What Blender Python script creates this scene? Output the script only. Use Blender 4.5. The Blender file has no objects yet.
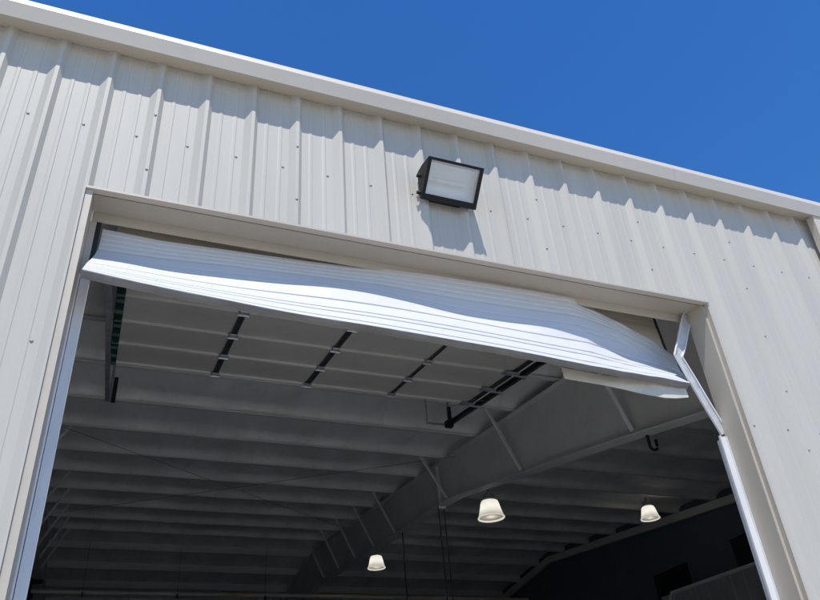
import bpy, math, random
from mathutils import Vector, Matrix
random.seed(7)
S = bpy.context.scene
COL = S.collection
G = 1.6                      # height of the eye above the ground; heights below are given from eye level

# ------------------------------------------------------------------ camera
def make_camera():
    r, p, y = math.radians(-4.789), math.radians(33.9987), math.radians(23.9258)
    cy, sy, cp, sp, cr, sr = math.cos(y), math.sin(y), math.cos(p), math.sin(p), math.cos(r), math.sin(r)
    F = Vector((sy*cp, cy*cp, sp)); right = Vector((cy, -sy, 0)); up = right.cross(F)
    R = cr*right + sr*up; U = -sr*right + cr*up
    cam = bpy.data.cameras.new('camera'); o = bpy.data.objects.new('camera', cam); COL.objects.link(o)
    M = Matrix((R, U, -F)).transposed().to_4x4(); M.translation = Vector((0.9483, -3.6547, G))
    o.matrix_world = M
    cam.sensor_fit = 'HORIZONTAL'; cam.sensor_width = 36; cam.lens = 769.55/820*36
    cam.clip_start = 0.05; cam.clip_end = 2000
    S.camera = o
make_camera()

# ------------------------------------------------------------------ sky and sun
SUN = Vector((-0.28, -1.0, 2.06)).normalized()          # towards the sun
elev = math.asin(SUN.z); azim = math.atan2(SUN.x, SUN.y)
W = bpy.data.worlds.new('World'); S.world = W; W.use_nodes = True
nt = W.node_tree; nt.nodes.clear()
sky = nt.nodes.new('ShaderNodeTexSky'); sky.sky_type = 'NISHITA'; sky.sun_disc = False
sky.sun_elevation = elev; sky.sun_rotation = azim
sky.altitude = 1500; sky.air_density = 1.0; sky.dust_density = 0.3; sky.ozone_density = 3.5
hs = nt.nodes.new('ShaderNodeHueSaturation'); hs.inputs['Saturation'].default_value = 1.285; hs.inputs['Hue'].default_value = .507
bg = nt.nodes.new('ShaderNodeBackground'); bg.inputs['Strength'].default_value = 0.185
wo = nt.nodes.new('ShaderNodeOutputWorld')
nt.links.new(sky.outputs[0], hs.inputs['Color']); nt.links.new(hs.outputs[0], bg.inputs['Color']); nt.links.new(bg.outputs[0], wo.inputs['Surface'])
sl = bpy.data.lights.new('sun', 'SUN'); sl.energy = 4.5; sl.angle = math.radians(0.5); sl.color = (1, 0.965, 0.91)
so = bpy.data.objects.new('sun', sl); COL.objects.link(so)
so.rotation_euler = SUN.to_track_quat('Z', 'Y').to_euler(); so.location = (-10, -20, 40)
vs = S.view_settings
S.display_settings.display_device = 'sRGB'
vs.view_transform = 'Standard'; vs.look = 'None'; vs.exposure = 0.17; vs.gamma = 1; vs.use_curve_mapping = False
S.cycles.use_denoising = True
S.cycles.max_bounces = 12; S.cycles.diffuse_bounces = 8; S.cycles.glossy_bounces = 4
S.cycles.sample_clamp_indirect = 4.0

# ------------------------------------------------------------------ materials
def mat(name, col, rough=0.5, metal=0.0, var=0.08, scale=3.0, stretch=(1, 1, 1), dirt=None, dirt_amt=0.0,
        bump=0.0, bump_scale=40.0, spec=0.5, rvar=0.0):
    m = bpy.data.materials.new(name); m.use_nodes = True
    n = m.node_tree.nodes; L = m.node_tree.links; b = n['Principled BSDF']
    b.inputs['Roughness'].default_value = rough; b.inputs['Metallic'].default_value = metal
    b.inputs['Specular IOR Level'].default_value = spec
    tc = n.new('ShaderNodeTexCoord'); mp = n.new('ShaderNodeMapping'); mp.inputs['Scale'].default_value = stretch
    L.new(tc.outputs['Object'], mp.inputs['Vector'])
    nz = n.new('ShaderNodeTexNoise'); nz.inputs['Scale'].default_value = scale; nz.inputs['Detail'].default_value = 5
    L.new(mp.outputs[0], nz.inputs['Vector'])
    rp = n.new('ShaderNodeValToRGB')
    rp.color_ramp.elements[0].position = 0.3; rp.color_ramp.elements[1].position = 0.7
    rp.color_ramp.elements[0].color = tuple(c*(1-var) for c in col)+(1,)
    rp.color_ramp.elements[1].color = tuple(min(1, c*(1+var)) for c in col)+(1,)
    L.new(nz.outputs['Fac'], rp.inputs[0]); out = rp.outputs[0]
    if dirt:
        nd = n.new('ShaderNodeTexNoise'); nd.inputs['Scale'].default_value = scale*2.7; nd.inputs['Detail'].default_value = 8
        nd.inputs['Roughness'].default_value = 0.65
        L.new(mp.outputs[0], nd.inputs['Vector'])
        r2 = n.new('ShaderNodeValToRGB'); r2.color_ramp.elements[0].position = 0.56; r2.color_ramp.elements[1].position = 0.8
        r2.color_ramp.elements[0].color = (0, 0, 0, 1); r2.color_ramp.elements[1].color = (dirt_amt,)*3+(1,)
        L.new(nd.outputs['Fac'], r2.inputs[0])
        mx = n.new('ShaderNodeMix'); mx.data_type = 'RGBA'
        L.new(r2.outputs[0], mx.inputs[0]); L.new(out, mx.inputs[6]); mx.inputs[7].default_value = dirt+(1,)
        out = mx.outputs[2]
    L.new(out, b.inputs['Base Color'])
    if rvar:
        mr = n.new('ShaderNodeMapRange'); mr.inputs[3].default_value = rough-rvar; mr.inputs[4].default_value = rough+rvar
        L.new(nz.outputs['Fac'], mr.inputs[0]); L.new(mr.outputs[0], b.inputs['Roughness'])
    if bump:
        nb = n.new('ShaderNodeTexNoise'); nb.inputs['Scale'].default_value = bump_scale; nb.inputs['Detail'].default_value = 3
        L.new(mp.outputs[0], nb.inputs['Vector'])
        bp = n.new('ShaderNodeBump'); bp.inputs['Strength'].default_value = 1.0; bp.inputs['Distance'].default_value = bump
        L.new(nb.outputs['Fac'], bp.inputs['Height']); L.new(bp.outputs[0], b.inputs['Normal'])
    return m

M = {}
M['wall'] = mat('ash_white_panel', (.44, .415, .358), .55, var=.06, scale=1.6, stretch=(2.5, 1, .22), dirt=(.34, .31, .26), dirt_amt=.22, bump=.0025, bump_scale=2.2, rvar=.06, spec=.25)
M['trim'] = mat('light_stone_trim', (.45, .395, .318), .42, var=.05, scale=2.0, stretch=(.5, 1, 1), dirt=(.33, .29, .23), dirt_amt=.3, bump=.0015, bump_scale=4)
M['gutter'] = mat('light_stone_gutter', (.53, .465, .37), .4, var=.04, scale=1.5, stretch=(.4, 1, 1), dirt=(.4, .35, .28), dirt_amt=.25, bump=.0015, bump_scale=3)
M['door'] = mat('white_door_steel', (.55, .545, .535), .55, var=.03, scale=1.5, stretch=(.25, 2, 2), dirt=(.45, .42, .36), dirt_amt=.25, bump=.003, bump_scale=2.5)
M['door_back'] = mat('grey_white_door_back', (.52, .50, .46), .36, var=.08, scale=2.2, stretch=(.6, 1, 1), dirt=(.3, .28, .25), dirt_amt=.4, bump=.002, bump_scale=5)
M['seal'] = mat('weathered_rubber', (.15, .14, .125), .75, var=.2, scale=9, stretch=(.3, 1, 1), dirt=(.12, .11, .10), dirt_amt=.7, bump=.004, bump_scale=18)
M['tan'] = mat('tan_door_face', (.66, .58, .46), .5, var=.12, scale=5, stretch=(.12, 1, 4), dirt=(.36, .29, .2), dirt_amt=.5)
M['torn'] = mat('torn_cream_strip', (.52, .48, .40), .6, var=.15, scale=7, stretch=(.5, 1, 1), dirt=(.25, .2, .14), dirt_amt=.6, bump=.006, bump_scale=9)
M['stile'] = mat('dark_galvanised_stile', (.085, .088, .09), .38, .6, var=.3, scale=12)
M['rod'] = mat('grey_bracing_rod', (.22, .22, .215), .5, var=.1)
M['galv'] = mat('galvanised_steel', (.62, .63, .65), .38, .75, var=.18, scale=14, bump=.0008, bump_scale=30)
M['track'] = mat('white_zinc_track', (.68, .67, .655), .5, .05, var=.08, scale=10, stretch=(1, 1, .2), dirt=(.35, .33, .3), dirt_amt=.3)
M['bent'] = mat('scuffed_zinc_angle', (.52, .515, .50), .5, .15, var=.15, scale=14, dirt=(.28, .26, .23), dirt_amt=.5, bump=.001, bump_scale=20)
M['slot'] = mat('dark_teal_slotted_steel', (.02, .055, .05), .3, .5, var=.5, scale=10)
M['rung'] = mat('pale_teal_bracket', (.18, .30, .27), .35, .5, var=.2)
M['black'] = mat('black_plastic', (.010, .010, .010), .6, var=.2)
M['bronze'] = mat('dark_bronze_housing', (.011, .0105, .011), .5, 0, spec=.2, var=.25, scale=12)
M['roof'] = mat('vinyl_faced_insulation', (.80, .79, .76), .6, var=.12, scale=1.2, stretch=(1.6, .5, 1), dirt=(.2, .19, .17), dirt_amt=.35, bump=.02, bump_scale=2.6)
M['purlin'] = mat('grey_primed_purlin', (.70, .69, .66), .5, var=.08, scale=2, stretch=(.3, 1, 1), dirt=(.25, .22, .19), dirt_amt=.3)
M['frame'] = mat('grey_primed_frame', (.68, .67, .64), .55, var=.07, scale=1.6, dirt=(.24, .22, .2), dirt_amt=.3)
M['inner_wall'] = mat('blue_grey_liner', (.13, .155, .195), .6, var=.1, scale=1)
M['window'] = mat('dark_window', (.012, .014, .018), .25, var=.2)
M['partition'] = mat('dark_ribbed_partition', (.32, .32, .32), .55, var=.15, scale=2)
M['cap'] = mat('pale_partition_cap', (.66, .66, .65), .5, var=.1)
M['screw'] = mat('screw_head', (.24, .23, .21), .5, .4, var=.3, scale=60)
M['pipe'] = mat('painted_pipe', (.80, .72, .62), .5, var=.25, scale=3, stretch=(.4, 3, 3))
M['cable'] = mat('black_cable', (.06, .06, .062), .5)
M['concrete'] = mat('concrete_floor', (.62, .605, .575), .7, var=.12, scale=.8, dirt=(.34, .33, .3), dirt_amt=.4)
M['apron'] = mat('sunlit_gravel_yard', (.46, .445, .41), .9, var=.15, scale=.6, dirt=(.25, .22, .18), dirt_amt=.4, bump=.01, bump_scale=60)

def pane():
    m = bpy.data.materials.new('frosted_lens_glass'); m.use_nodes = True
    n = m.node_tree.nodes; L = m.node_tree.links; n.remove(n['Principled BSDF'])
    tp = n.new('ShaderNodeBsdfTransparent'); gl = n.new('ShaderNodeBsdfGlossy'); df = n.new('ShaderNodeBsdfDiffuse')
    tp.inputs['Color'].default_value = (.9, .93, .93, 1); gl.inputs['Roughness'].default_value = .07
    df.inputs['Color'].default_value = (.66, .68, .67, 1)
    tc = n.new('ShaderNodeTexCoord'); wv = n.new('ShaderNodeTexWave'); wv.bands_direction = 'X'; wv.inputs['Scale'].default_value = 22; wv.inputs['Distortion'].default_value = .6
    L.new(tc.outputs['Object'], wv.inputs['Vector'])
    bp = n.new('ShaderNodeBump'); bp.inputs['Distance'].default_value = .001; bp.inputs['Strength'].default_value = .5
    L.new(wv.outputs['Fac'], bp.inputs['Height']); L.new(bp.outputs[0], gl.inputs['Normal']); L.new(bp.outputs[0], df.inputs['Normal'])
    a = n.new('ShaderNodeMixShader'); a.inputs[0].default_value = .16; b = n.new('ShaderNodeMixShader'); b.inputs[0].default_value = .2
    L.new(tp.outputs[0], a.inputs[1]); L.new(df.outputs[0], a.inputs[2]); L.new(a.outputs[0], b.inputs[1]); L.new(gl.outputs[0], b.inputs[2])
    L.new(b.outputs[0], n['Material Output'].inputs['Surface'])
    return m
M['lens'] = pane()
M['alu'] = mat('lamp_reflector', (.86, .87, .87), .28, .45, var=.06, scale=6)
M['tube'] = mat('lamp_tube_glass', (.85, .85, .83), .2, var=.02)

def emit(name, col, strength, base=(.8, .8, .8)):
    m = bpy.data.materials.new(name); m.use_nodes = True
    b = m.node_tree.nodes['Principled BSDF']
    b.inputs['Base Color'].default_value = base+(1,); b.inputs['Emission Color'].default_value = col+(1,)
    b.inputs['Emission Strength'].default_value = strength; b.inputs['Roughness'].default_value = .3
    return m
def translucent(name, col, gloss=.12):
    m = bpy.data.materials.new(name); m.use_nodes = True
    n = m.node_tree.nodes; L = m.node_tree.links; n.remove(n['Principled BSDF'])
    tr = n.new('ShaderNodeBsdfTranslucent'); df = n.new('ShaderNodeBsdfDiffuse'); gl = n.new('ShaderNodeBsdfGlossy')
    tc = n.new('ShaderNodeTexCoord'); nz = n.new('ShaderNodeTexNoise'); nz.inputs['Scale'].default_value = 9
    L.new(tc.outputs['Object'], nz.inputs['Vector'])
    rp = n.new('ShaderNodeValToRGB')
    rp.color_ramp.elements[0].color = tuple(c*.9 for c in col)+(1,); rp.color_ramp.elements[1].color = col+(1,)
    L.new(nz.outputs['Fac'], rp.inputs[0]); L.new(rp.outputs[0], tr.inputs['Color'])
    df.inputs['Color'].default_value = (.5, .5, .48, 1); gl.inputs['Roughness'].default_value = .2
    a = n.new('ShaderNodeMixShader'); a.inputs[0].default_value = .3; b = n.new('ShaderNodeMixShader'); b.inputs[0].default_value = gloss
    L.new(tr.outputs[0], a.inputs[1]); L.new(df.outputs[0], a.inputs[2]); L.new(a.outputs[0], b.inputs[1]); L.new(gl.outputs[0], b.inputs[2])
    L.new(b.outputs[0], n['Material Output'].inputs['Surface'])
    return m
M['shade'] = translucent('prismatic_acrylic', (.93, .92, .87))
M['bulb'] = emit('lamp_globe', (1, .95, .82), .75)
M['shade_rim'] = emit('lit_acrylic_rim', (1, .95, .85), .55, (.5, .5, .48))
M['lens_under'] = translucent('ribbed_acrylic_cover', (.34, .32, .28))

# ------------------------------------------------------------------ mesh helpers
class MB:
    def __init__(s): s.v = []; s.f = []; s.smooth = []
    def add(s, vs, fs, smooth=False):
        b = len(s.v); s.v += [tuple(v) for v in vs]
        for f in fs: s.f.append(tuple(i+b for i in f)); s.smooth.append(smooth)
    def box(s, x0, x1, y0, y1, z0, z1):
        s.hexa([(x0, y0, z0), (x1, y0, z0), (x1, y1, z0), (x0, y1, z0)], [(x0, y0, z1), (x1, y0, z1), (x1, y1, z1), (x0, y1, z1)])
    def hexa(s, a, b):
        s.add(list(a)+list(b), [(3, 2, 1, 0), (4, 5, 6, 7), (0, 1, 5, 4), (1, 2, 6, 5), (2, 3, 7, 6), (3, 0, 4, 7)])
    def extrude_x(s, prof, x0, x1, closed=True, cap=True):
        n = len(prof); vs = [(x0, p[0], p[1]) for p in prof]+[(x1, p[0], p[1]) for p in prof]
        fs = [(i, (i+1) % n, (i+1) % n+n, i+n) for i in range(n if closed else n-1)]
        if closed and cap: fs += [tuple(range(n-1, -1, -1)), tuple(range(n, 2*n))]
        s.add(vs, fs)
    def extrude_z(s, prof, z0, z1, closed=True):
        n = len(prof); vs = [(p[0], p[1], z0) for p in prof]+[(p[0], p[1], z1) for p in prof]
        fs = [(i, (i+1) % n, (i+1) % n+n, i+n) for i in range(n if closed else n-1)]
        if closed: fs += [tuple(range(n-1, -1, -1)), tuple(range(n, 2*n))]
        s.add(vs, fs)
    def sweep(s, pts, w, h, upv=(0, 0, 1), smooth=False):
        """rectangular bar along a polyline: w sideways, h along upv"""
        pts = [Vector(p) for p in pts]; n = len(pts); rings = []
        for i, p in enumerate(pts):
            d = ((pts[i]-pts[i-1]).normalized() if i else Vector())+((pts[i+1]-pts[i]).normalized() if i < n-1 else Vector())
            d.normalize(); u = Vector(upv); side = d.cross(u)
            if side.length < 1e-4: side = Vector((1, 0, 0))
            side.normalize(); u = side.cross(d).normalized()
            rings.append([p+side*a*w/2+u*b*h/2 for a, b in ((-1, -1), (1, -1), (1, 1), (-1, 1))])
        s.rings(rings, smooth)
    def rings(s, rings, smooth=False, cap=True):
        k = len(rings[0]); vs = [v for r in rings for v in r]; fs = []
        for i in range(len(rings)-1):
            for j in range(k): fs.append((i*k+j, i*k+(j+1) % k, (i+1)*k+(j+1) % k, (i+1)*k+j))
        s.add(vs, fs, smooth)
        if cap: s.add([*rings[0], *rings[-1]], [tuple(range(k-1, -1, -1)), tuple(range(k, 2*k))])
    def tube(s, pts, r, k=8, smooth=True):
        pts = [Vector(p) for p in pts]; n = len(pts); rg = []
        for i, p in enumerate(pts):
            d = ((pts[i]-pts[i-1]).normalized() if i else Vector())+((pts[i+1]-pts[i]).normalized() if i < n-1 else Vector())
            d.normalize(); a = d.cross(Vector((0, 0, 1)) if abs(d.z) < .9 else Vector((1, 0, 0))).normalized(); b = d.cross(a)
            rr = r[i] if isinstance(r, (list, tuple)) else r
            rg.append([p+a*rr*math.cos(2*math.pi*j/k)+b*rr*math.sin(2*math.pi*j/k) for j in range(k)])
        s.rings(rg, smooth)
    def lathe(s, prof, k=32, cx=0, cy=0, smooth=True):
        n = len(prof); vs = []; fs = []
        for r, z in prof:
            for j in range(k): vs.append((cx+r*math.cos(2*math.pi*j/k), cy+r*math.sin(2*math.pi*j/k), z))
        for i in range(n-1):
            for j in range(k): fs.append((i*k+j, i*k+(j+1) % k, (i+1)*k+(j+1) % k, (i+1)*k+j))
        s.add(vs, fs, smooth)
    def grid(s, P, smooth=True, flip=False):
        a, b = len(P), len(P[0]); fs = []
        for i in range(a-1):
            for j in range(b-1):
                f = (i*b+j, i*b+j+1, (i+1)*b+j+1, (i+1)*b+j); fs.append(f[::-1] if flip else f)
        s.add([v for r in P for v in r], fs, smooth)
    def build(s, name, m, parent=None, origin=None, bevel=0.0):
        """world-space mesh; origin = where the object's own origin sits (eye-level heights)"""
        pw = wpos(parent) if parent else Vector((0, 0, 0))
        ow = Vector(origin)+Vector((0, 0, G)) if origin is not None else (pw if parent else Vector((0, 0, 0)))
        me = bpy.data.meshes.new(name)
        me.from_pydata([(v[0]-ow.x, v[1]-ow.y, v[2]+G-ow.z) for v in s.v], [], s.f); me.validate()
        me.polygons.foreach_set('use_smooth', s.smooth[:len(me.polygons)])
        me.materials.append(m); o = bpy.data.objects.new(name, me); COL.objects.link(o)
        if parent: o.parent = parent
        o.location = ow-pw
        if bevel:
            bv = o.modifiers.new('bevel', 'BEVEL'); bv.width = bevel; bv.segments = 2; bv.limit_method = 'ANGLE'
        return o
def wpos(o):
    p = Vector(o.location)
    while o.parent: o = o.parent; p += o.location
    return p
def tag(o, label=None, cat=None, group=None, kind=None):
    for k, v in (('label', label), ('category', cat), ('group', group), ('kind', kind)):
        if v: o[k] = v
    return o
def thing(name, loc, label, cat, group=None):
    o = bpy.data.objects.new(name, None); COL.objects.link(o)
    o.location = Vector(loc)+Vector((0, 0, G)); o.empty_display_size = .3
    return tag(o, label, cat, group)
def copy_child(o, parent, dloc):
    c = o.copy(); COL.objects.link(c); c.parent = parent; c.location = Vector(o.location)+Vector(dloc); return c
def lerp_curve(pts, x):
    """Catmull-Rom through (x, ...) rows"""
    n = len(pts)
    if x <= pts[0][0]: return pts[0][1:]
    if x >= pts[-1][0]: return pts[-1][1:]
    for i in range(n-1):
        if pts[i][0] <= x <= pts[i+1][0]:
            h = pts[i+1][0]-pts[i][0]; t = (x-pts[i][0])/h; res = []
            for k in range(1, len(pts[0])):
                def sl(j):
                    a, b = max(0, j-1), min(n-1, j+1)
                    return (pts[b][k]-pts[a][k])/(pts[b][0]-pts[a][0])
                m0, m1 = sl(i)*h, sl(i+1)*h; p0, p1 = pts[i][k], pts[i+1][k]
                res.append((2*t**3-3*t*t+1)*p0+(t**3-2*t*t+t)*m0+(-2*t**3+3*t*t)*p1+(t**3-t*t)*m1)
            return tuple(res)

# ------------------------------------------------------------------ setting
GZ = -G
mb = MB(); mb.add([(-600, -600, GZ), (600, -600, GZ), (600, 600, GZ), (-600, 600, GZ)], [(0, 1, 2, 3)])
tag(mb.build('ground', M['apron']), kind='structure')
mb = MB(); mb.add([(-13.3, 0.0, GZ+.006), (13.3, 0.0, GZ+.006), (13.3, 31.2, GZ+.006), (-13.3, 31.2, GZ+.006)], [(0, 1, 2, 3)])
tag(mb.build('floor', M['concrete']), kind='structure')

# ------------------------------------------------------------------ the metal building
P = .3048
XL, XR, ZH = .611, 5.03, 3.135          # the opening in the cladding
ZE = 4.40
BX0, BX1, YR, YB = -13.3, 13.3, 15.6, 31.2
bld = thing('metal_building', (0, 0, GZ), 'large metal building clad in off white ribbed panels around a wide open doorway', 'building')

def panel_profile(x0, x1):
    pts = []
    for i in range(-60, 60):
        c = i*P
        for dx, y in ((-.053, 0), (-.011, -.032), (.0105, -.032), (.036, 0), (.082, 0), (.092, -.003), (.106, -.003), (.111, 0),
                      (.176, 0), (.186, -.003), (.200, -.003), (.205, 0)):
            pts.append((c+dx, y))
    pts.sort(key=lambda q: q[0]); out = []
    for a, b in zip(pts, pts[1:]):
        if b[0] <= x0 or a[0] >= x1: continue
        for q in (x0, x1):
            pass
        if a[0] < x0: t = (x0-a[0])/(b[0]-a[0]); a = (x0, a[1]+t*(b[1]-a[1]))
        if b[0] > x1: t = (x1-a[0])/(b[0]-a[0]); b = (x1, a[1]+t*(b[1]-a[1]))
        if not out: out.append(a)
        out.append(b)
    return out
mb = MB()
mb.extrude_z(panel_profile(BX0, XL), GZ, ZE, closed=False)
mb.extrude_z(panel_profile(XL, XR), 3.1095, ZE, closed=False)
mb.extrude_z(panel_profile(XR, BX1), GZ, ZE, closed=False)
wall = mb.build('front_wall', M['wall'], bld)
# inner face of the wall (insulation), 0.2 m inside
mb = MB()
mb.box(BX0, .66, .205, .235, GZ, 4.35); mb.box(5.07, BX1, .205, .235, GZ, 4.35); mb.box(.66, 5.07, .245, .27, 3.13, 4.35)
mb.build('wall_liner', M['roof'], bld)

# screws with washers
mb = MB(); mb.lathe([(.0001, -.0), (.009, -.0), (.009, .0015), (.0055, .002), (.0048, .005), (.0001, .0055)], 10)
mb.v = [(x, -z, y) for x, y, z in mb.v]
scr = mb.build('screw', M['screw'], wall, origin=(0, 0, 0))
spots = []
for i in range(-1, 23):                       # girt row above the door: on the minor rib left of each major rib
    if i in (9,): continue
    spots.append((i*P+.215, 0, 3.605+random.uniform(-.004, .004)))
for i in (-1, 0, 1): spots.append((i*P+.215, 0, 2.08))
for i in (16, 17, 18, 19, 20): spots.append((i*P+.215, 0, 2.10))
for i in (3, 6, 12, 15, 18): spots += [(i*P-.001, -.032, 3.785), (i*P, -.032, 3.318)]
for z in (2.87, 2.40, 1.94): spots.append((18*P, -.032, z))
for k, (x, y, z) in enumerate(spots):
    o = scr if k == 0 else scr.copy()
    if k: COL.objects.link(o); o.parent = wall
    o.location = Vector((x, y, z+G))-(wpos(wall))

# box gutter along the eave
mb = MB()
gp = [(-.004, 4.298), (-.138, 4.248), (-.168, 4.338), (-.172, 4.350), (-.171, 4.356), (-.151, 4.418), (-.143, 4.425), (-.112, 4.425),
      (-.112, 4.418), (-.138, 4.418), (-.146, 4.410), (-.164, 4.352), (-.131, 4.262), (-.012, 4.306), (-.012, 4.415), (-.004, 4.415)]
xs = [BX0, -7.2, -1.1, 5.0, 11.1, BX1]
for a, b in zip(xs, xs[1:]): mb.extrude_x(gp, a+.001, b-.001)
mb.build('eave_gutter', M['gutter'], bld)
# downspout: an elbow from the gutter back to the wall, then a pipe down the wall
mb = MB()
def ds_ring(x, y, z, w=.10, d=.075): return [(x, y, z), (x+w, y, z), (x+w, y+d, z), (x, y+d, z)]
mb.rings([ds_ring(6.535, -.126, 4.262), ds_ring(6.535, -.124, 4.20), ds_ring(6.535, -.116, 4.06), ds_ring(6.535, -.110, 3.98), ds_ring(6.535, -.110, GZ+.1)])
mb.build('downspout', M['gutter'], bld, bevel=.006)

# door surround
sur = MB()
# head: front lip, soffit
sur.box(.6105, 5.03, -.036, .006, 3.094, 3.109)
sur.box(.652, 5.006, .0105, .050, 3.128, 3.140); sur.box(.652, 5.006, .058, .235, 3.128, 3.140); sur.box(.652, 5.006, .0105, .235, 3.165, 3.170)
sur.box(.652, 5.006, .0065, .010, 3.094, 3.1275)
surround = sur.build('door_surround', M['trim'], bld)
mb = MB(); mb.box(.664, 5.001, .215, .221, 3.058, 3.127)
mb.build('head_angle', M['trim'], surround)
mb = MB(); mb.box(.6105, .651, -.018, -.002, GZ, 3.0935); mb.box(.645, .651, -.0015, .200, GZ, 3.0935); mb.box(.645, .651, .0105, .200, 3.0937, 3.127)
mb.build('jamb_cover', M['trim'], surround)
mb = MB()
jr_ = MB(); jr_.box(5.0112, 5.019, .0165, .0255, GZ, 3.0930)
mb.box(5.002, 5.010, .018, .20, GZ, 3.0935); mb.box(5.002, 5.010, .0108, .20, 3.0937, 3.127); mb.box(5.0185, 5.027, -.022, .026, GZ, 3.0935)
mb.box(5.0275, 5.040, -.022, -.014, GZ, 3.0935)
jc = mb.build('jamb_cover', M['trim'], surround)
jr_.build('jamb_lip', M['gutter'], jc)  # paler gutter colour than the trim, paints the lip as if sunlit
mb = MB(); mb.box(.6515, .688, .2005, .2035, 2.664, 3.0445); mb.build('jamb_angle', M['trim'], surround)
mb = MB(); mb.box(.6885, .716, .2005, .2025, 2.664, 3.0445); mb.build('dark_gap_strip', M['black'], surround)  # added black strip, paints the dark wedge of shade between jamb and door

# roof: sheet, with purlins below
SL = .114; Z0 = 4.2
def roof_z(y): return Z0+SL*y if y <= YR else Z0+SL*(2*YR-y)
mb = MB()
mb.extrude_x([(-.06, roof_z(0)+.205), (YR, roof_z(YR)+.205), (YB+.05, roof_z(YB)+.205), (YB+.05, roof_z(YB)+.26), (YR, roof_z(YR)+.26), (-.06, roof_z(0)+.25)], BX0, BX1)
roof = mb.build('roof', M['roof'], bld)
mb = MB()                                     # Z purlin, web facing the doorway
w = .003
zp = [(-.064, 0.014), (-.064, 0), (0, 0), (0, .2), (.064, .2), (.064, .186), (.061, .186), (.061, .197), (.003, .197), (.003, -w), (-.067, -w), (-.067, .014)]
mb.extrude_x(zp, BX0+.05, BX1-.05)
pur0 = mb.build('purlin', M['purlin'], roof, origin=(0, 0, 0))
ys = [.25+1.22*k for k in range(13)]
for k, y in enumerate(ys+[2*YR-q for q in reversed(ys[3:])]):
    o = pur0 if k == 0 else pur0.copy()
    if k: COL.objects.link(o); o.parent = roof
    o.location = Vector((0, y, roof_z(y)+.002+G))-wpos(roof)
    o.rotation_euler = (math.atan(SL)*(1 if y < YR else -1), 0, 0)

rnd = random.Random(3)
def fold(x, seed):
    r = random.Random(seed); t = 0
    for k in range(7):
        f = r.uniform(.8, 9); t += math.sin(x*f+r.uniform(0, 6.28))/(.6+f*.35)
    return t
mb = MB()
for k in range(len(ys)-1):
    ya, yb = ys[k], ys[k+1]; P_ = []
    nx = 150
    for i in range(nx+1):
        x = BX0+.1+(14.6+4.0)*0+i*(BX1-BX0-.2)/nx
        n1, n2 = fold(x, k*2+1), fold(x*1.7, k*2+2)
        col = []
        for yy, dz in ((ya+.072, .196), (ya+.25, .185), (ya+.62, .160+.010*n1), (yb-.30, .150+.012*n1), (yb-.15, .135+.012*n2), (yb-.075, .098+.022*n2), (yb-.030, .045+.022*n2), (yb-.012, .018+.010*n2)):
            col.append((x, yy, roof_z(yy)+dz))
        P_.append(col)
    mb.grid(P_, smooth=True)
mb.build('insulation', M['roof'], roof)

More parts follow.
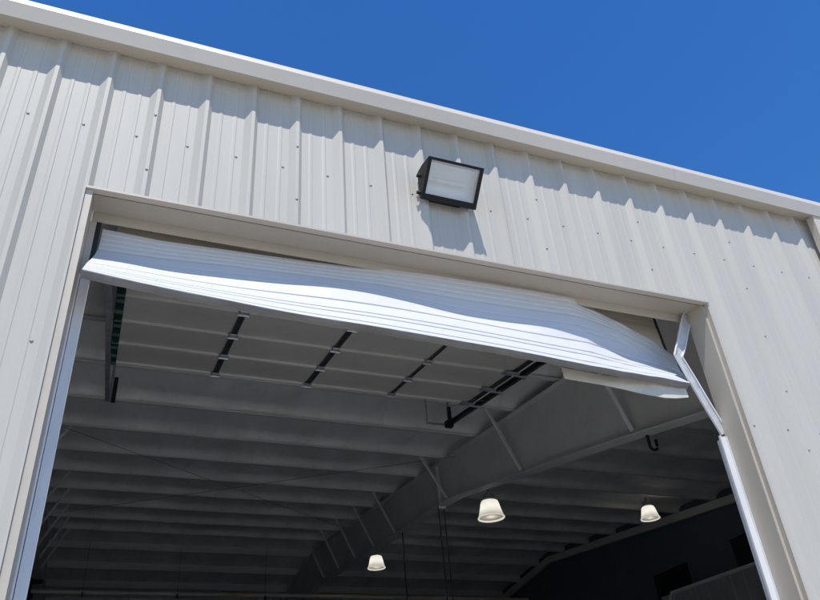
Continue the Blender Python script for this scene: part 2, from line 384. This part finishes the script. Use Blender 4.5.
# rigid frames: tapered column and rafter, flange braces
def rigid_frame(X, braced, splice=True):
    top = [(0.28, Z0-.006), (YR, roof_z(YR)-.006), (YB-.28, Z0-.006)]
    bot = [(1.28, 3.02), (2.9, 3.39), (7.3, 4.31), (8.2, 4.41), (9.8, 4.52), (YR, 5.05)]
    bot = bot+[(2*YR-y, z) for y, z in bot[-2::-1]]
    web = MB(); t = .006
    up = [(.28, GZ)]+top+[(YB-.28, GZ)]; lo = [(.62, GZ)]+bot+[(YB-.62, GZ)]
    def ztop(y): return roof_z(y)-.006
    def zbot(y):
        for (a, za), (b, zb) in zip(bot, bot[1:]):
            if a <= y <= b: return za+(zb-za)*(y-a)/(b-a)
    # web plates piece by piece along the rafter
    yy = sorted(set([q[0] for q in bot]))
    for a, b in zip(yy, yy[1:]):
        web.hexa([(X-t, a, zbot(a)), (X+t, a, zbot(a)), (X+t, b, zbot(b)), (X-t, b, zbot(b))], [(X-t, a, ztop(a)), (X+t, a, ztop(a)), (X+t, b, ztop(b)), (X-t, b, ztop(b))])
    for s_ in (0, 1):
        f = (lambda y: y) if s_ == 0 else (lambda y: YB-y)
        web.hexa([(X-t, f(.28), GZ), (X+t, f(.28), GZ), (X+t, f(.62), GZ), (X-t, f(.62), GZ)], [(X-t, f(.28), ztop(.28)), (X+t, f(.28), ztop(.28)), (X+t, f(1.28), 3.02), (X-t, f(1.28), 3.02)])
        web.hexa([(X-t, f(.28), 3.02), (X+t, f(.28), 3.02), (X+t, f(1.28), 3.02), (X-t, f(1.28), 3.02)], [(X-t, f(.28), ztop(.28)), (X+t, f(.28), ztop(.28)), (X+t, f(1.28), ztop(1.28)), (X-t, f(1.28), ztop(1.28))])
    fr = web.build('rigid_frame', M['frame'], bld)
    fl = MB()
    fl.sweep([(X, .62, GZ), (X, 1.28, 3.02), *[(X, y, z) for y, z in bot[1:-1]], (X, YB-1.28, 3.02), (X, YB-.62, GZ)], .20, .014)
    fl.build('bottom_flange', M['frame'], fr)
    fl = MB(); fl.sweep([(X, .25, Z0-.02), (X, YR, roof_z(YR)-.012), (X, YB-.25, Z0-.02)], .20, .012)
    fl.box(X-.1, X+.1, .266, .28, GZ, Z0-.03)
    fl.build('top_flange', M['frame'], fr)
    for y in (7.95,):
        sp = MB()
        sp.hexa([(X-.06, y-.014, zbot(y)-.05), (X+.06, y-.014, zbot(y)-.05), (X+.06, y+.014, zbot(y)-.05), (X-.06, y+.014, zbot(y)-.05)],
                [(X-.06, y-.014, ztop(y)-.01), (X+.06, y-.014, ztop(y)-.01), (X+.06, y+.014, ztop(y)-.01), (X-.06, y+.014, ztop(y)-.01)])
        sp.build('splice_plate', M['frame'], fr)
    for k, side in braced:
        y = ys[k]; b = MB()
        b.sweep([(X+side*.5, y-.045, roof_z(y)-.004), (X+side*.085, y-.045, zbot(y)+.03)], .045, .008, upv=(0, 0, 1))
        b.sweep([(X+side*.5, y-.026, roof_z(y)-.004), (X+side*.085, y-.026, zbot(y)+.03)], .006, .045, upv=(0, 0, 1))
        b.build('flange_brace', M['frame'], fr)
    return fr
rigid_frame(6.365, [(k, s) for k in (2, 4, 6, 8, 9, 10, 11, 12) for s in (-1,)])
rigid_frame(-.10, [(k, 1) for k in (6, 8, 9, 10, 11, 12)])
rigid_frame(-6.55, [])
# rod bracing below the purlins
def rod(a, b):
    mb = MB(); mb.tube([a, b], .0045, 6); return mb.build('bracing_rod', M['rod'], roof)
rod((-.05, 7.1, roof_z(7.1)-.06), (6.3, 13.1, roof_z(13.1)-.06)); rod((-.05, 13.1, roof_z(13.1)-.09), (6.3, 7.1, roof_z(7.1)-.09))
# far walls
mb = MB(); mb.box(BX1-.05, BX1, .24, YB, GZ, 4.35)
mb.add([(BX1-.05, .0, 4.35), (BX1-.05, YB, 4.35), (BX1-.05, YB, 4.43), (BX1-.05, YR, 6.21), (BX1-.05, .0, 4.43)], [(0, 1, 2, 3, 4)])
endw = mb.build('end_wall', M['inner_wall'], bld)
mb = MB(); mb.sweep([(BX1-.15, .3, roof_z(.3)-.09), (BX1-.15, YR, roof_z(YR)-.09), (BX1-.15, YB-.3, roof_z(.3)-.09)], .10, .17); mb.build('rake_beam', M['frame'], endw)
def dark_window(y0, y1, z0, z1):
    m_ = MB(); m_.box(BX1-.075, BX1-.052, y0, y1, z0, z1); m_.build('window', M['window'], endw)
dark_window(10.2, 11.4, 3.4, 4.32); dark_window(8.25, 8.75, 3.4, 4.36)
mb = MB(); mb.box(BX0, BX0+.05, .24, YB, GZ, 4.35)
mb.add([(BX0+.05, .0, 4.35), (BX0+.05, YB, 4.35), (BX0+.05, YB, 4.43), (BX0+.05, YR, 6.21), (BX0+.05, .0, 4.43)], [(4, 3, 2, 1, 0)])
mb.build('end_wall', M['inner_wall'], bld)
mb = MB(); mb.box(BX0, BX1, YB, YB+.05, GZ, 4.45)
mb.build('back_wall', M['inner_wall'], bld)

# ------------------------------------------------------------------ the sectional door
door = thing('sectional_door', (2.85, .3, GZ), 'buckled white sectional door hanging half out of its tracks under the door head', 'garage door')
# the hanging bottom section: four lines running along it (x, y, z): top edge, upper groove, lower groove, bottom edge
T = [(0.726, 0.250, 3.039), (1.054, 0.250, 3.025), (1.353, 0.250, 3.036), (1.729, 0.250, 3.050), (1.992, 0.248, 3.059), (2.262, 0.238, 3.071), (2.501, 0.215, 3.078), (2.823, 0.198, 3.084), (3.362, 0.195, 3.093), (3.689, 0.197, 3.099), (3.972, 0.205, 3.101), (4.089, 0.245, 3.086), (4.438, 0.310, 3.027), (4.794, 0.375, 2.944), (4.988, 0.410, 2.854)]
G1 = [(0.722, 0.215, 2.861), (1.095, 0.210, 2.870), (1.477, 0.205, 2.893), (1.978, 0.195, 2.910), (2.446, 0.182, 2.921), (3.004, 0.175, 2.907), (3.559, 0.172, 2.913), (3.903, 0.180, 2.930), (4.035, 0.200, 2.935), (4.257, 0.250, 2.933), (4.456, 0.290, 2.910), (4.683, 0.335, 2.856), (4.945, 0.370, 2.772)]
MM = [(.705, .142, 2.738), (.854, .141, 2.740), (1.136, .144, 2.733), (1.444, .139, 2.743), (1.774, .131, 2.760), (2.092, .119, 2.784), (2.349, .118, 2.788), (2.600, .124, 2.776), (2.990, .137, 2.747), (3.296, .138, 2.746), (3.668, .134, 2.754), (4.003, .16, 2.775), (4.333, .25, 2.80), (4.6, .305, 2.79), (4.90, .335, 2.735)]
G2 = [(.693, .055, 2.645), (1.414, .075, 2.643), (2.405, .07, 2.668), (3.481, .085, 2.65), (3.963, .135, 2.676), (4.338, .225, 2.683), (4.60, .268, 2.68), (4.87, .29, 2.655)]
B = [(.682, -.070, 2.505), (1.017, -.065, 2.476), (1.401, -.055, 2.459), (1.844, -.045, 2.441), (2.312, -.040, 2.437), (2.787, -.033, 2.428), (3.294, -.018, 2.422), (3.818, .010, 2.412), (4.274, .060, 2.429), (4.520, .090, 2.445), (4.755, .120, 2.452)]
lines = [(0.0, B), (.40, G2), (.58, MM), (.76, G1), (1.0, T)]
NU, NV = 110, 64
NODE = {id(c): min(q[0] for q in c if q[0] > 3.45) for c in (MM, G2)}
def straight(pts, x):
    for a, b in zip(pts, pts[1:]):
        if x <= b[0]: break
    t = min(1, max(0, (x-a[0])/(b[0]-a[0]))); return tuple(p+(q-p)*t for p, q in zip(a[1:], b[1:]))
def door_pt(u, v):
    rows = []
    for vv, c in lines:
        x = c[0][0]+(c[-1][0]-c[0][0])*u
        y, z = straight(c, x) if (c in (T, G1) or (c in (G2, MM) and x > NODE[id(c)])) else lerp_curve(c, x); rows.append((vv, x, y, z))
    return Vector(lerp_curve(rows, v))
def groove(v):
    d = 0.0
    for c, wd, dp in ((.76, .009, .012), (.40, .009, .009), (.235, .007, .007), (.17, .007, .007), (.055, .006, .005), (.825, .007, .006), (.88, .007, .006), (.94, .007, .006), (.60, .006, .002), (.66, .006, .002)):
        d += dp*math.exp(-((v-c)/wd)**4)
    return d
vv_ = sorted(set([i/NV for i in range(NV+1)]+[c+k*.0033 for c in (.76, .40, .235, .17, .055, .825, .88, .94, .60, .66) for k in (-4, -3, -2, -1, 0, 1, 2, 3, 4)]))
vv_ = [v for v in vv_ if 0 <= v <= 1]
base = [[door_pt(i/NU, v) for v in vv_] for i in range(NU+1)]
front = []; back = []
for i in range(NU+1):
    rf, rb = [], []
    for j, v in enumerate(vv_):
        du = base[min(NU, i+1)][j]-base[max(0, i-1)][j]; dv = base[i][min(len(vv_)-1, j+1)]-base[i][max(0, j-1)]
        nn = du.cross(dv).normalized()              # towards the street
        if nn.y > 0: nn = -nn
        wr = .0015*math.sin(i*.9+j*.2)*math.exp(-((i/NU-.85)/.12)**2)   # crumpled skin by the bend
        rf.append(base[i][j]-nn*(groove(v)+wr)); rb.append(base[i][j]-nn*.045)
    front.append(rf); back.append(rb)
mb = MB(); mb.grid(front)
nv = len(vv_)
for i in range(NU):                                   # bottom and top returns
    mb.add([front[i][0], front[i+1][0], back[i+1][0], back[i][0]], [(0, 1, 2, 3)])
    mb.add([front[i][-1], front[i+1][-1], back[i+1][-1], back[i][-1]], [(3, 2, 1, 0)])
for e in (0, NU):
    for j in range(nv-1): mb.add([front[e][j], front[e][j+1], back[e][j+1], back[e][j]], [(0, 1, 2, 3)])
bs = mb.build('bottom_section', M['door'], door)
mb = MB(); mb.grid(back, flip=True)
mb.v = [(x, y+.0015, z) for x, y, z in mb.v]
mb.build('section_back', M['door_back'], bs)
# rubber seal in its retainer under the bottom edge
mb = MB(); rg = []
for i in range(NU+1):
    f, k = front[i][0], back[i][0]; d = (k-f); dn = (f-front[i][2]).normalized()
    sag = .004*math.sin(i*.55)+.003*math.sin(i*1.7+1)
    rg.append([f+d*.05+dn*.0015, f+d*.10+dn*(.004+sag*.3), f+d*.55+dn*(.010+sag), f+d*1.02+dn*(.009+sag), f+d*1.00+dn*.0015])
mb.rings(rg, smooth=False)
mb.build('bottom_seal', M['seal'], bs)
# torn strip hanging under the right end
mb = MB(); rg = []
tp = [(3.70, .155, 2.415, .040), (3.72, .155, 2.414, .042), (4.00, .162, 2.40, .045), (4.18, .165, 2.40, .050), (4.30, .160, 2.40, .062), (4.50, .160, 2.405, .090), (4.62, .162, 2.412, .080), (4.735, .165, 2.42, .062)]
for k, (x, y, z, h) in enumerate(tp):
    o_ = .010*math.sin(k*2.1)
    rg.append([(x, y+o_*.3-.012, z+.036), (x, y-.008, z+.036), (x+.004, y-.014+o_+.003, z-h-.004), (x+.004, y-.018+o_, z-h-.004)])
mb.rings(rg); mb.build('torn_seal_strip', M['torn'], bs)

# the second section, behind
mb = MB()
def sec2(u, w, off=0.0):
    x = .80+(4.93-.80)*u
    y0, z0_ = .315+.125*u, 3.06-.22*u; y1, z1 = .40+.09*u, 3.50-.10*u
    return (x, y0+(y1-y0)*w+off, z0_+(z1-z0_)*w)
N2 = 24
fr2 = [[sec2(i/N2, j/10, .004*(j in (3, 6))) for j in range(11)] for i in range(N2+1)]
bk2 = [[sec2(i/N2, j/10, .045) for j in range(11)] for i in range(N2+1)]
mb.grid(fr2, smooth=False); mb.grid(bk2, smooth=False, flip=True)
for i in range(N2): mb.add([fr2[i][0], fr2[i+1][0], bk2[i+1][0], bk2[i][0]], [(0, 1, 2, 3)]); mb.add([fr2[i][-1], fr2[i+1][-1], bk2[i+1][-1], bk2[i][-1]], [(3, 2, 1, 0)])
for e in (0, N2):
    for j in range(10): mb.add([fr2[e][j], fr2[e][j+1], bk2[e][j+1], bk2[e][j]], [(0, 1, 2, 3)])
s2 = mb.build('door_section', M['tan'], door)
mb = MB()
mb.hexa([sec2(1, 0, -.004), tuple(Vector(sec2(1, 0, -.004))+Vector((.022, 0, 0))), tuple(Vector(sec2(1, 0, .05))+Vector((.022, 0, 0))), sec2(1, 0, .05)],
        [sec2(1, 1, -.004), tuple(Vector(sec2(1, 1, -.004))+Vector((.022, 0, 0))), tuple(Vector(sec2(1, 1, .05))+Vector((.022, 0, 0))), sec2(1, 1, .05)])
mb.build('end_stile', M['stile'], s2)

# overhead sections lying on the sloping tracks
def ovz(y): return 3.85+.157*(y-2.3)
DX0, DX1 = .82, 4.90
def section(ya, za, yb, zb, stiles=True):
    d = Vector((0, yb-ya, zb-za)); n = Vector((0, -d.z, d.y)).normalized()
    g = Vector((0, d.y, d.z)).normalized()
    a = Vector((0, ya, za))+g*.006; b = Vector((0, yb, zb))-g*.006
    m_ = MB(); L = (b-a).length
    def q(x, s, h): p = a+g*s+n*h; return (x, p.y, p.z)
    # shallow pan with a lip along both long edges, underside towards the floor
    prof = [(0, -.022), (.018, -.022), (.026, 0), (L-.026, 0), (L-.018, -.022), (L, -.022), (L, .045), (0, .045)]
    pts = [(a.y+g.y*s+n.y*h, a.z+g.z*s+n.z*h) for s, h in prof]
    m_.extrude_x(pts, DX0, DX1)
    o = m_.build('door_section', M['door_back'], door)
    if stiles:
        for x, w_ in ((1.885, .052), (2.885, .052), (3.87, .030)):
            st = MB()
            st.hexa([q(x-w_/2, .045, -.003), q(x+w_/2, .045, -.003), q(x+w_/2, L-.045, -.003), q(x-w_/2, L-.045, -.003)],
                    [q(x-w_/2, .045, -.022), q(x+w_/2, .045, -.022), q(x+w_/2, L-.045, -.022), q(x-w_/2, L-.045, -.022)])
            st.build('stile', M['stile'], o)
            hg = MB()
            hg.hexa([q(x-.045, L-.075, -.024), q(x+.045, L-.075, -.024), q(x+.045, L+.045, -.024), q(x-.045, L+.045, -.024)],
                    [q(x-.03, L-.06, -.034), q(x+.03, L-.06, -.034), q(x+.03, L+.03, -.034), q(x-.03, L+.03, -.034)])
            p = a+g*(L+.006)-n*.036
            hg.tube([(x-.05, p.y, p.z), (x+.05, p.y, p.z)], .010, 8)
            hg.build('hinge', M['galv'], o)
        es = MB()                                        # end stile by the right track
        es.hexa([q(4.835, .03, -.006), q(4.885, .03, -.006), q(4.885, L-.03, -.006), q(4.835, L-.03, -.006)],
                [q(4.835, .03, -.024), q(4.885, .03, -.024), q(4.885, L-.03, -.024), q(4.835, L-.03, -.024)])
        es.build('end_stile', M['stile'], o)
        hb = MB(); hb.hexa([q(4.74, L-.07, -.026), q(4.92, L-.07, -.026), q(4.92, L+.04, -.026), q(4.74, L+.04, -.026)],
                           [q(4.76, L-.05, -.036), q(4.92, L-.05, -.036), q(4.92, L+.02, -.036), q(4.76, L+.02, -.036)])
        p = a+g*L-n*.04
        hb.tube([(4.86, p.y, p.z), (5.02, p.y, p.z)], .012, 8); hb.tube([(4.985, p.y, p.z), (5.02, p.y, p.z)], .026, 12)
        hb.build('hinge', M['galv'], o)
        el = MB()                                        # slotted end stile with roller brackets by the left track
        el.hexa([q(.825, .0, -.020), q(.895, .0, -.020), q(.895, L, -.020), q(.825, L, -.020)],
                [q(.825, .0, -.036), q(.895, .0, -.036), q(.895, L, -.036), q(.825, L, -.036)])
        le = el.build('end_stile', M['slot'], o)
        ru = MB()
        for s in (.02, .05, L*.45, L*.52, L-.07):
            ru.hexa([q(.830, s, -.037), q(.893, s, -.037), q(.893, s+.012, -.037), q(.830, s+.012, -.037)], [q(.832, s, -.047), q(.89, s, -.047), q(.89, s+.012, -.047), q(.832, s+.012, -.047)])
        ru.build('roller_bracket', M['rung'], le)
    return o
yj = [.98, 1.54, 2.09, 2.63, 3.17, 3.71]
section(.50, 3.47, yj[0], ovz(yj[0]), False)
for a, b in zip(yj, yj[1:]): section(a, ovz(a), b, ovz(b))

# ------------------------------------------------------------------ tracks
def channel(mb, pts, w, d, t=.004, flip=1, upv=(0, 0, 1)):
    mb.sweep(pts, w, t, upv)
trl = thing('door_track', (.69, .22, GZ), 'pale grey door track running up the left jamb and back under the roof', 'door track')
mb = MB(); mb.box(.664, .709, .203, .209, GZ, 2.66); mb.box(.664, .670, .2095, .285, GZ, 2.66)
mb.box(.7095, .7135, .203, .25, GZ, 2.66)
mb.build('vertical_track', M['track'], trl)
mb = MB()
lp = [(.69, .27, 2.80), (.695, .31, 2.90), (.715, .42, 2.98), (.745, .65, 3.07), (.77, 1.0, 3.18), (.785, 1.25, 3.255), (.855, 4.6, 4.085)]
mb.sweep([(x-.012, y, z) for x, y, z in lp], .005, .06); mb.sweep([(x+.010, y, z-.028) for x, y, z in lp], .044, .005)
mb.build('overhead_track', M['galv'], trl)
mb = MB(); mb.box(.90, .945, 4.32, 4.36, 3.93, 4.22); mb.box(.915, .93, 4.36, 4.42, 4.02, 4.06)
mb.build('bumper', M['black'], trl)
mb = MB(); mb.box(.866, .896, 4.56, 4.60, 4.06, 4.73); mb.box(.866, .93, 4.55, 4.556, 4.06, 4.12)
mb.build('track_hanger', M['galv'], trl)

trr = thing('door_track', (4.97, .22, GZ), 'door track of the right jamb with its upper length torn loose and bent', 'door track')
mb = MB(); mb.box(4.944, 4.996, .186, .192, GZ, 2.09); mb.box(4.990, 4.996, .1925, .27, GZ, 2.09); mb.box(4.936, 4.9435, .176, .192, GZ, 2.09); mb.box(4.9965, 5.0015, .178, .192, GZ, 2.09)
mb.build('vertical_track', M['track'], trr)
mb = MB()
bp = [(5.012, .20, 3.10), (4.99, .196, 3.085), (4.91, .172, 2.965), (4.80, .140, 2.79), (4.724, .127, 2.672), (4.80, .146, 2.51), (4.90, .172, 2.31), (4.975, .19, 2.165), (4.998, .196, 2.115)]
mb.sweep([(x, y, z) for x, y, z in bp], .084, .004, upv=(-.22, .95, .12))
mb.build('bent_angle', M['bent'], trr)
mb = MB()
for k_, w_ in ((.043, .010), (-.043, .005)):
    off = []
    for q_, p_ in enumerate(bp):
        a_ = Vector(bp[max(0, q_-1)]); b_ = Vector(bp[min(len(bp)-1, q_+1)]); d_ = (b_-a_).normalized()
        sd = d_.cross(Vector((-.22, .95, .12))).normalized()
        if sd.x < 0: sd = -sd
        off.append(Vector(p_)+sd*k_+Vector((0, -.006, .002)))
    m2 = MB(); m2.sweep(off, w_, .014, upv=(-.22, .95, .12)); m2.build('bent_rim', M['track'], trr)
mb = MB()
rp_ = [(5.0, .95, 3.55), (5.0, 1.3, 3.66), (5.0, 2.33, 3.852), (5.0, 4.62, 4.212)]
mb.sweep([(x+.016, y, z) for x, y, z in rp_], .005, .055); mb.sweep([(x, y, z-.030) for x, y, z in rp_], .034, .005); mb.sweep([(x, y, z+.030) for x, y, z in rp_], .034, .005)
mb.build('overhead_track', M['stile'], trr)
mb = MB(); mb.box(4.915, 4.955, 4.38, 4.42, 4.13, 4.35); mb.box(4.89, 4.98, 4.40, 4.47, 4.09, 4.17)
mb.build('bumper', M['black'], trr)
mb = MB(); mb.box(4.99, 5.02, 4.56, 4.585, 4.20, 4.72); mb.sweep([(4.70, 4.58, 4.19), (4.70, 4.58, 4.71)], .02, .005, upv=(0, 1, 0)); mb.sweep([(4.70, 4.60, 4.20), (5.0, 4.60, 4.205)], .02, .02)
mb.build('track_hanger', M['galv'], trr)
mb = MB()                                               # brace from the track to the roof
mb.sweep([(5.0, 3.6, 4.06), (5.25, 5.1, 4.74)], .02, .006)
mb.build('track_brace', M['galv'], trr)

# ------------------------------------------------------------------ wall light over the door
wl = thing('wall_light', (2.89, 0, 3.60), 'dark bronze wall light with a slanted glass front on the panels above the door', 'wall light')
x0, x1 = 2.69, 3.095
prof = [(-.036, 3.545), (-.062, 3.528), (-.062, 3.556), (-.245, 3.728), (-.245, 3.750), (-.12, 3.782), (-.036, 3.782)]
cav = [(-.036, 3.545), (-.062, 3.528), (-.062, 3.550), (-.056, 3.556), (-.052, 3.640), (-.090, 3.715), (-.180, 3.738), (-.238, 3.730), (-.245, 3.736), (-.245, 3.750), (-.12, 3.782), (-.036, 3.782)]
mb = MB(); mb.extrude_x(cav, x0+.008, x1-.008)
mb.extrude_x(prof, x0, x0+.0079); mb.extrude_x(prof, x1-.0079, x1)
hs_ = mb.build('housing', M['bronze'], wl, bevel=.005)
# frame and lens on the slanted front
A = Vector((0, -.056, 3.530)); Bv = Vector((0, -.249, 3.742)); dv = (Bv-A); nn = Vector((0, -dv.z, dv.y)).normalized()
if nn.y > 0: nn = -nn
def fq(x, s, h): p = A+dv*s+nn*h; return (x, p.y, p.z)
mb = MB()
def fbar(xa, xb, sa, sb, h0, h1): mb.hexa([fq(xa, sa, h0), fq(xb, sa, h0), fq(xb, sb, h0), fq(xa, sb, h0)], [fq(xa, sa, h1), fq(xb, sa, h1), fq(xb, sb, h1), fq(xa, sb, h1)])
fbar(x0-.006, x1+.006, -.02, .13, .0, .026); fbar(x0-.006, x1+.006, .945, 1.01, .0, .026)
fbar(x0-.006, x0+.018, .131, .944, .0, .026); fbar(x1-.018, x1+.006, .131, .944, .0, .026)
mb.build('lens_frame', M['bronze'], wl, bevel=.004)
mb = MB(); rows = []
for i in range(17):
    t_ = i/16; dep = -.050*math.sin(math.pi*t_)**.7-.002
    rows.append([fq(x0+.012+(x1-x0-.024)*k/12, .10+.86*t_, dep) for k in range(13)])
mb.grid(rows); mb.build('reflector', M['alu'], wl)
mb = MB(); mb.tube([fq(x0+.09, .50, -.022), fq(x1-.09, .50, -.022)], [.016, .016], 12); mb.tube([fq(x0+.03, .50, -.022), fq(x0+.089, .50, -.022)], .012, 10); mb.build('lamp_tube', M['tube'], wl)
mb = MB()
mb.hexa([fq(x0+.018, .13, .002), fq(x1-.018, .13, .002), fq(x1-.018, .945, .002), fq(x0+.018, .945, .002)], [fq(x0+.018, .13, .016), fq(x1-.018, .13, .016), fq(x1-.018, .945, .016), fq(x0+.018, .945, .016)])
mb.build('lens', M['lens'], wl)
for zz, yy in ((3.718, -.075), (3.582, -.05)):
    mb = MB(); mb.tube([(x0+.002, yy, zz), (x0-.022, yy, zz)], .013, 10); mb.build('plug', M['black'], hs_)
mb = MB(); mb.box(x0+.05, x1-.05, -.0355, -.005, 3.56, 3.76); mb.build('back_box', M['bronze'], wl)

# ------------------------------------------------------------------ high bay lamps, lit
LAMP_W = 1.5
def lamp(pos, dia, hang, label, proto=None):
    cx, cy, cz = pos; s = dia/.44
    t = thing('high_bay_lamp', (cx, cy, cz+.27*s), label, 'lamp', 'high bay lamps hanging from the roof')
    a = MB(); a.lathe([(.118, .104), (.140, .085), (.155, .05), (.170, -.02), (.190, -.10), (.212, -.165)], 40)
    a.v = [(cx+x*s, cy+y*s, cz+z*s) for x, y, z in a.v]
    sh = a.build('lamp_shade', M['shade'], t)
    a = MB(); a.lathe([(.205, -.158), (.222, -.172), (.222, -.184), (.204, -.184), (.200, -.165)], 40)
    a.v = [(cx+x*s, cy+y*s, cz+z*s) for x, y, z in a.v]; a.build('shade_rim', M['shade_rim'], sh)
    a = MB(); a.lathe([(.196, -.15), (.10, -.158), (.0001, -.160)], 32)
    a.v = [(cx+x*s, cy+y*s, cz+z*s) for x, y, z in a.v]; a.build('reflector', M['lens_under'], sh)
    a = MB(); a.lathe([(.0001, .012), (.04, .016), (.05, .03), (.045, .05), (.035, .08)], 20)
    a.v = [(cx+x*s, cy+y*s, cz+z*s) for x, y, z in a.v]; a.build('bulb', M['bulb'], t)
    ld = bpy.data.lights.new('lamp_light', 'POINT'); ld.energy = LAMP_W*s*s; ld.shadow_soft_size = .03*s; ld.color = (1, .97, .90)
    lo = bpy.data.objects.new('lamp_light', ld); COL.objects.link(lo); lo.parent = t; lo.location = Vector((cx, cy, cz-.06*s+G))-wpos(t)
    a = MB(); a.lathe([(.0001, .26), (.03, .26), (.035, .215), (.095, .205), (.10, .13), (.142, .118), (.145, .098), (.12, .092)], 32)
    a.v = [(cx+x*s, cy+y*s, cz+z*s) for x, y, z in a.v]; a.build('ballast_housing', M['frame'], t)
    a = MB(); a.tube([(cx, cy, cz+.255*s), (cx, cy, cz+hang)], .012, 8); a.build('hanging_rod', M['stile'], t)
    return t
lamp((6.92, 7.28, 4.16), .44, roof_z(7.28)-4.16+.05, 'largest lit bell lamp, hanging just right of the deep steel frame')
lamp((7.34, 14.03, 5.22), .43, roof_z(14.03)-5.22+.05, 'small lit bell lamp hanging lowest, beside the far end of the steel frame')
lamp((11.64, 9.11, 5.00), .40, roof_z(9.11)-5.00+.05, 'lit bell lamp hanging alone in the dark right bay near the right jamb')

# ------------------------------------------------------------------ small things inside
mb = MB(); mb.tube([(-6, 16, 4.83), (1.6, 16, 4.835)], .045, 10); mb.tube([(1.58, 16, 4.835), (1.70, 16, 4.835)], .058, 10); mb.tube([(1.68, 16, 4.835), (6.2, 16, 4.86)], .045, 10); mb.tube([(6.15, 16, 4.86), (12.5, 16, 4.88)], .045, 10)
pp = thing('pipe', (0, 16, 4.8), 'long pale pipe running level across the dark hall under the far roof', 'pipe')
ph = mb.build('main_pipe', M['pipe'], pp)
for x in (.9, 3.0, 5.1):
    mb = MB(); mb.tube([(x, 16, 4.84), (x, 16, roof_z(16)+.1)], .004, 6); mb.tube([(x-.02, 16, 4.80), (x+.02, 16, 4.80)], .06, 10)
    mb.build('pipe_hanger', M['stile'], pp)
mb = MB(); mb.tube([(-.25, 15.7, GZ), (-.25, 15.7, 5.6)], .09, 12); mb.tube([(-.25, 15.7, 5.05), (-.25, 15.7, 5.12)], .16, 14); mb.tube([(-.25, 15.7, 4.62), (-.25, 15.7, 4.70)], .16, 14); mb.tube([(-.25, 15.7, 4.95), (.05, 15.6, 4.95)], .05, 10)
o = mb.build('riser_pipe', M['stile'])
tag(o, 'dark upright riser pipe with flanges at the far left of the hall', 'pipe')
for x, y, zt, d, lb in ((6.30, 7.95, 4.40, 2, 'double black cable hanging from the frame splice left of the largest lamp'), (6.30, 9.65, 4.46, 1, 'single thin black cable hanging from the frame nearer the smallest lamp')):
    mb = MB()
    for k in range(d):
        mb.tube([(x+k*.10, y, zt), (x+k*.10+.01, y, zt-1.2), (x+k*.12, y+.01, -.4)], .010, 6)
    tag(mb.build('hanging_cable', M['cable']), lb, 'cable', 'cables hanging from the frame')
mb = MB()
mb.tube([(6.42, 2.6, 3.33), (6.42, 2.6, 3.20), (6.425, 2.6, 3.165), (6.45, 2.6, 3.145), (6.49, 2.6, 3.145), (6.515, 2.6, 3.165), (6.52, 2.6, 3.20), (6.52, 2.6, 3.27)], .017, 8)
tag(mb.build('hook', M['black']), 'small black hook under the edge of the deep steel frame', 'hook')
# ribbed partition in the right bay
pt = thing('partition_wall', (11, 6.5, GZ), 'dark ribbed partition with a pale cap strip low in the right bay', 'partition')
mb = MB(); pr = []
y = 2.0
while y < 8.3:
    pr += [(11.0, y), (11.0, y+.20), (10.97, y+.22), (10.97, y+.26), (11.0, y+.28)]; y += .30
n = len(pr); vs_ = [(a, b, GZ) for a, b in pr]+[(a, b, 2.87+.034*b-.03) for a, b in pr]
mb.add(vs_, [(i, i+1, i+1+n, i+n) for i in range(n-1)])
mb.box(11.01, 11.05, 2.0, 8.28, GZ, 2.88)
mb.build('ribbed_panel', M['partition'], pt)
mb = MB(); mb.sweep([(10.99, 2.0, 2.92), (10.99, 8.24, 3.124)], .10, .05); mb.sweep([(10.99, 8.24, 3.124), (10.99, 8.34, 3.02), (10.99, 8.345, GZ)], .06, .05, upv=(0, 1, 0))
mb.build('cap_strip', M['cap'], pt)
